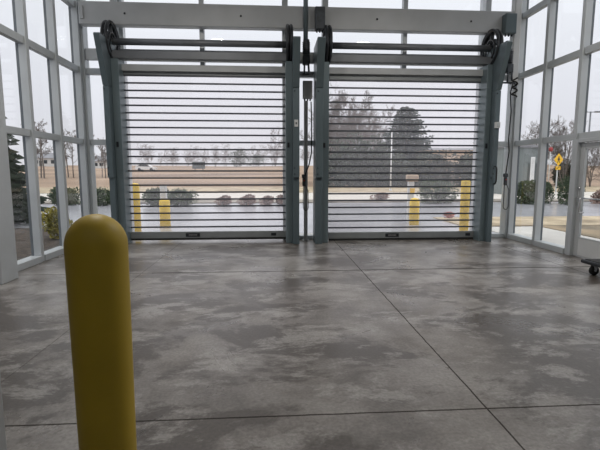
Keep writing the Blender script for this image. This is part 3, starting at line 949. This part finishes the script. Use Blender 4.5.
# trees seen through the left wall
ll = ['leafless tree furthest left, beside the dark spruce', 'leafless tree left of centre in the window bay by the spruce', 'leafless tree right of centre in the window bay by the spruce',
      'leafless tree against the second mullion from the corner', 'leafless tree left of centre in the bay before the corner post', 'leafless tree right of centre in the bay before the corner post',
      'leafless tree seen just right of the back left corner post', 'leafless tree beside the left door column, nearer the corner post', 'low leafless tree touching the left door column',
      'leafless tree hidden mostly by the left corner post']
tD = tag(bare_tree(7.8, 104, 1, .24, .020, depth=3, nside=16, start=.3, bushy=3).build('bare_tree', 'bark', origin=(0, 0, 0)), ll[0], 'tree', 'leafless trees seen through the left glass')
tD.location = (-33.2, 62, ground_z(-33.2, 62))
for k, (x, y, sc) in enumerate(((-31.8, 62, .98), (-30.4, 60, 1.02), (-28.6, 63, .9), (-27.0, 61, .84), (-25.6, 63, .78), (-23.6, 62, .62), (-22.4, 60, .70), (-21.0, 62, .58), (-24.6, 66, .7))):
    dup(tD, (x, y, ground_z(x, y)), .8 + k * 1.3, sc, ll[k + 1])
# far tree line across the field, seen through the left door
tF = tag(bare_tree(9.5, 105, 2, .42, .03, .10, depth=2, nside=12, start=.12).build('bare_tree', 'hazebark', origin=(0, 0, 0)), 'haze-paled leafless tree in the far line across the field', 'tree', 'far tree line')
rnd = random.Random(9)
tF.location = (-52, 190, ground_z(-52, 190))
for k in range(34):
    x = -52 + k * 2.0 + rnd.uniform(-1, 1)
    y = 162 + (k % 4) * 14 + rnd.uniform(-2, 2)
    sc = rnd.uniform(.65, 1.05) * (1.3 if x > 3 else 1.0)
    dup(tF, (x, y, ground_z(x, y)), rnd.uniform(0, 6), sc, 'haze-paled leafless tree in the far line across the field')
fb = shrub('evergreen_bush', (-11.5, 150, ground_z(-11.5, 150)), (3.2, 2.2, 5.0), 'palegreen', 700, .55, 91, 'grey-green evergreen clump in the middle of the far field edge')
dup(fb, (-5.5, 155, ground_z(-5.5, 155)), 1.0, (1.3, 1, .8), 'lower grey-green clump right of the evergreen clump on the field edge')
tG = dup(tF, (1.0, 120, ground_z(1, 120)), 2, 1.15, 'taller leafless tree by the right edge of the left door')

# --- yellow pedestrian sign
r = thing('road_sign', (20.55, 30, .02), 'yellow diamond pedestrian crossing sign on a grey post', 'sign')
MB().box(20.52, 20.60, 29.98, 30.04, .02, 2.5, .005).build('post', 'greybox', r)
ca, sa = math.cos(-.24), math.sin(-.24)
def sign_pt(u, z, d): return (20.56 + u * ca - d * sa, 29.95 - u * sa - d * ca, z)
def plate(poly, d0, d1):
    b = MB(); n = len(poly)
    vs = [sign_pt(u, z, d0) for u, z in poly] + [sign_pt(u, z, d1) for u, z in poly]
    fs = [tuple(range(n)), tuple(range(2 * n - 1, n - 1, -1))] + [(i, (i + 1) % n, n + (i + 1) % n, n + i) for i in range(n)]
    return b.add(vs, fs)
CZ = 2.38
D0 = plate([(-.43, CZ), (0, CZ - .45), (.43, CZ), (0, CZ + .45)], 0, .02).build('sign_face', 'signyellow', r)
m = MB()
def addp(poly):
    q = plate([(u * .85, CZ + (z - 2.62) * .85) for u, z in poly], .021, .026); m.add(q.v, q.f)
addp([(.06 * math.cos(a * PI / 6), 2.84 + .06 * math.sin(a * PI / 6)) for a in range(12)])
addp([(-.05, 2.77), (-.06, 2.55), (.06, 2.55), (.06, 2.77)])
addp([(-.06, 2.56), (-.16, 2.36), (-.11, 2.34), (.0, 2.53)])
addp([(.0, 2.56), (.10, 2.34), (.15, 2.36), (.06, 2.56)])
addp([(.05, 2.76), (.16, 2.62), (.13, 2.58), (.04, 2.68)])
addp([(-.05, 2.76), (-.15, 2.64), (-.12, 2.60), (-.04, 2.68)])
m.build('walking_figure', 'black', D0)
P0 = plate([(-.22, 1.66), (.22, 1.66), (.22, 1.90), (-.22, 1.90)], 0, .02).build('arrow_plaque', 'signyellow', r)
m = MB()
m = plate([(-.14, 1.71), (-.14, 1.80), (-.11, 1.77), (.09, 1.87), (.12, 1.83), (-.09, 1.74), (-.06, 1.71)], .021, .026)
m.build('arrow', 'black', P0)
r = thing('road_sign', (21.3, 32, .03), 'small red round sign seen above left of the yellow diamond sign', 'sign')
MB().tube([(21.3, 32.03, .03), (21.3, 32.03, 3.2)], .03, 8).build('post', 'greybox', r)
MB().tube([(21.3, 31.98, 3.22), (21.3, 32.0, 3.22)], .17, 20).build('sign_face', 'sign_red', r)
# light pole, lamps
r = thing('flag_pole', (9.2, 33, .05), 'thin white pole standing in front of the spruce', 'pole')
MB().tube([(9.2, 33, .05), (9.2, 33, 4.5)], [.055, .045], 10).build('pole', 'white', r)
MB().lathe((9.2, 33, .05), [(.12, 0), (.12, .05), (.07, .10)], 12).build('base', 'white', r)
MB().lathe((9.2, 33, 4.5), [(.03, 0), (.06, .04), (.05, .09), (.01, .12)], 12).build('finial', 'white', r)
r = thing('street_lamp', (30.3, 40, .05), 'tall parking lamp with two heads seen above the swing door', 'lamp')
MB().tube([(30.3, 40, .05), (30.3, 40, 7.2)], [.10, .07], 10).build('pole', 'shaft', r)
MB().box(29.8, 30.8, 39.97, 40.03, 7.12, 7.18, .01).build('cross_arm', 'shaft', r)
for x in (29.62, 30.98):
    MB().box(x - .27, x + .27, 39.85, 40.15, 7.12, 7.24, .03).build('lamp_head', 'shaft', r)
r = thing('marker_post', (16.2, 26, .02), 'white marker post behind the bushes near the back right corner', 'post')
MB().box(16.08, 16.32, 25.95, 26.05, .02, 2.42, .02).build('post', 'white', r)
MB().box(16.10, 16.30, 25.94, 25.95, 2.0, 2.3, .004).build('reflector', 'siding', r)
# grey clad shed, a solid added in place of a reflection in the glass
r = thing('reflection_shed', (16.7, 29, .02), 'flat-roofed grey-green shed standing in for a reflection, beyond the back right corner', 'shed')
MB().box(15.3, 18.1, 27.8, 30.6, .02, 3.1, .01).build('wall', 'shed', r)
MB().box(15.15, 18.25, 27.65, 30.75, 3.1, 3.25, .02).build('roof', 'roof', r)
MB().box(17.0, 17.8, 27.76, 27.80, .02, 2.1, .01).build('door', 'signgrey', r)
# far board, car, houses
r = thing('notice_board', (-15.0, 90, ground_z(-15, 90)), 'dark rectangular board on legs far out in the field', 'sign')
z = ground_z(-15, 90)
MB().box(-16.2, -13.6, 89.9, 90.1, 2.15, 3.6, .03).build('board', 'signgrey', r)
for x in (-15.7, -14.1):
    MB().box(x - .08, x + .08, 90.1, 90.24, z - .1, 3.2).build('leg', 'signgrey', r)
cz = ground_z(-26, 92)
r = thing('car', (-26, 92, cz), 'small white car far across the field', 'car')
MB().prism([(-28.0, cz + .3), (-24.0, cz + .3), (-23.9, cz + .75), (-24.9, cz + .9), (-25.5, cz + 1.35), (-27.2, cz + 1.4), (-27.9, cz + .95), (-28.1, cz + .8)], 'y', 91.2, 92.9).build('body', 'white', r)
MB().prism([(-25.1, cz + .92), (-25.6, cz + 1.28), (-27.1, cz + 1.3), (-27.6, cz + .95)], 'y', 91.18, 91.2).build('side_window', 'darkglass', r)
for x in (-27.2, -24.8):
    for y in (91.25, 92.85):
        MB().tube([(x, y - .1, cz + .32), (x, y + .1, cz + .32)], .32, 14).build('wheel', 'rubber', r)
def house(x, y, w, d, hh, rh, label, wall='siding'):
    z = ground_z(x, y) - .2
    r = thing('house', (x, y, z), label, 'house')
    MB().box(x - w / 2, x + w / 2, y, y + d, z, z + hh, .01).build('wall', wall, r)
    MB().prism([(y - .4, z + hh), (y + d / 2, z + hh + rh), (y + d + .4, z + hh)], 'x', x - w / 2 - .3, x + w / 2 + .3).build('roof', 'roof', r)
    for k in (-.3, .05, .32):
        MB().box(x + w * k - .45, x + w * k + .45, y - .04, y, z + hh * .4, z + hh * .8, .01).build('window', 'darkglass', r)
    MB().box(x - w * .14 - .4, x - w * .14 + .4, y - .04, y, z, z + hh * .75, .01).build('door', 'signgrey', r)
    return r
house(-43.5, 110, 5.0, 5, 1.9, 1.4, 'pale house with grey roof just left of the left door')
house(-63, 125, 7, 6, 2.4, 1.6, 'pale house with grey roof among the leftmost bare trees')
house(52.5, 114, 24, 8, 1.5, 0.8, 'long tan building on the far hill at right', 'tan')
r = tag(MB().lathe((50.5, 105, ground_z(50.5, 105)), [(.06, 0), (.06, 3.2), (.5, 3.4), (.7, 3.9), (.5, 4.4), (.1, 4.6)], 12).build('water_tank', 'shaft'),
        'small dark round tank on a stem by the far hill', 'tank')
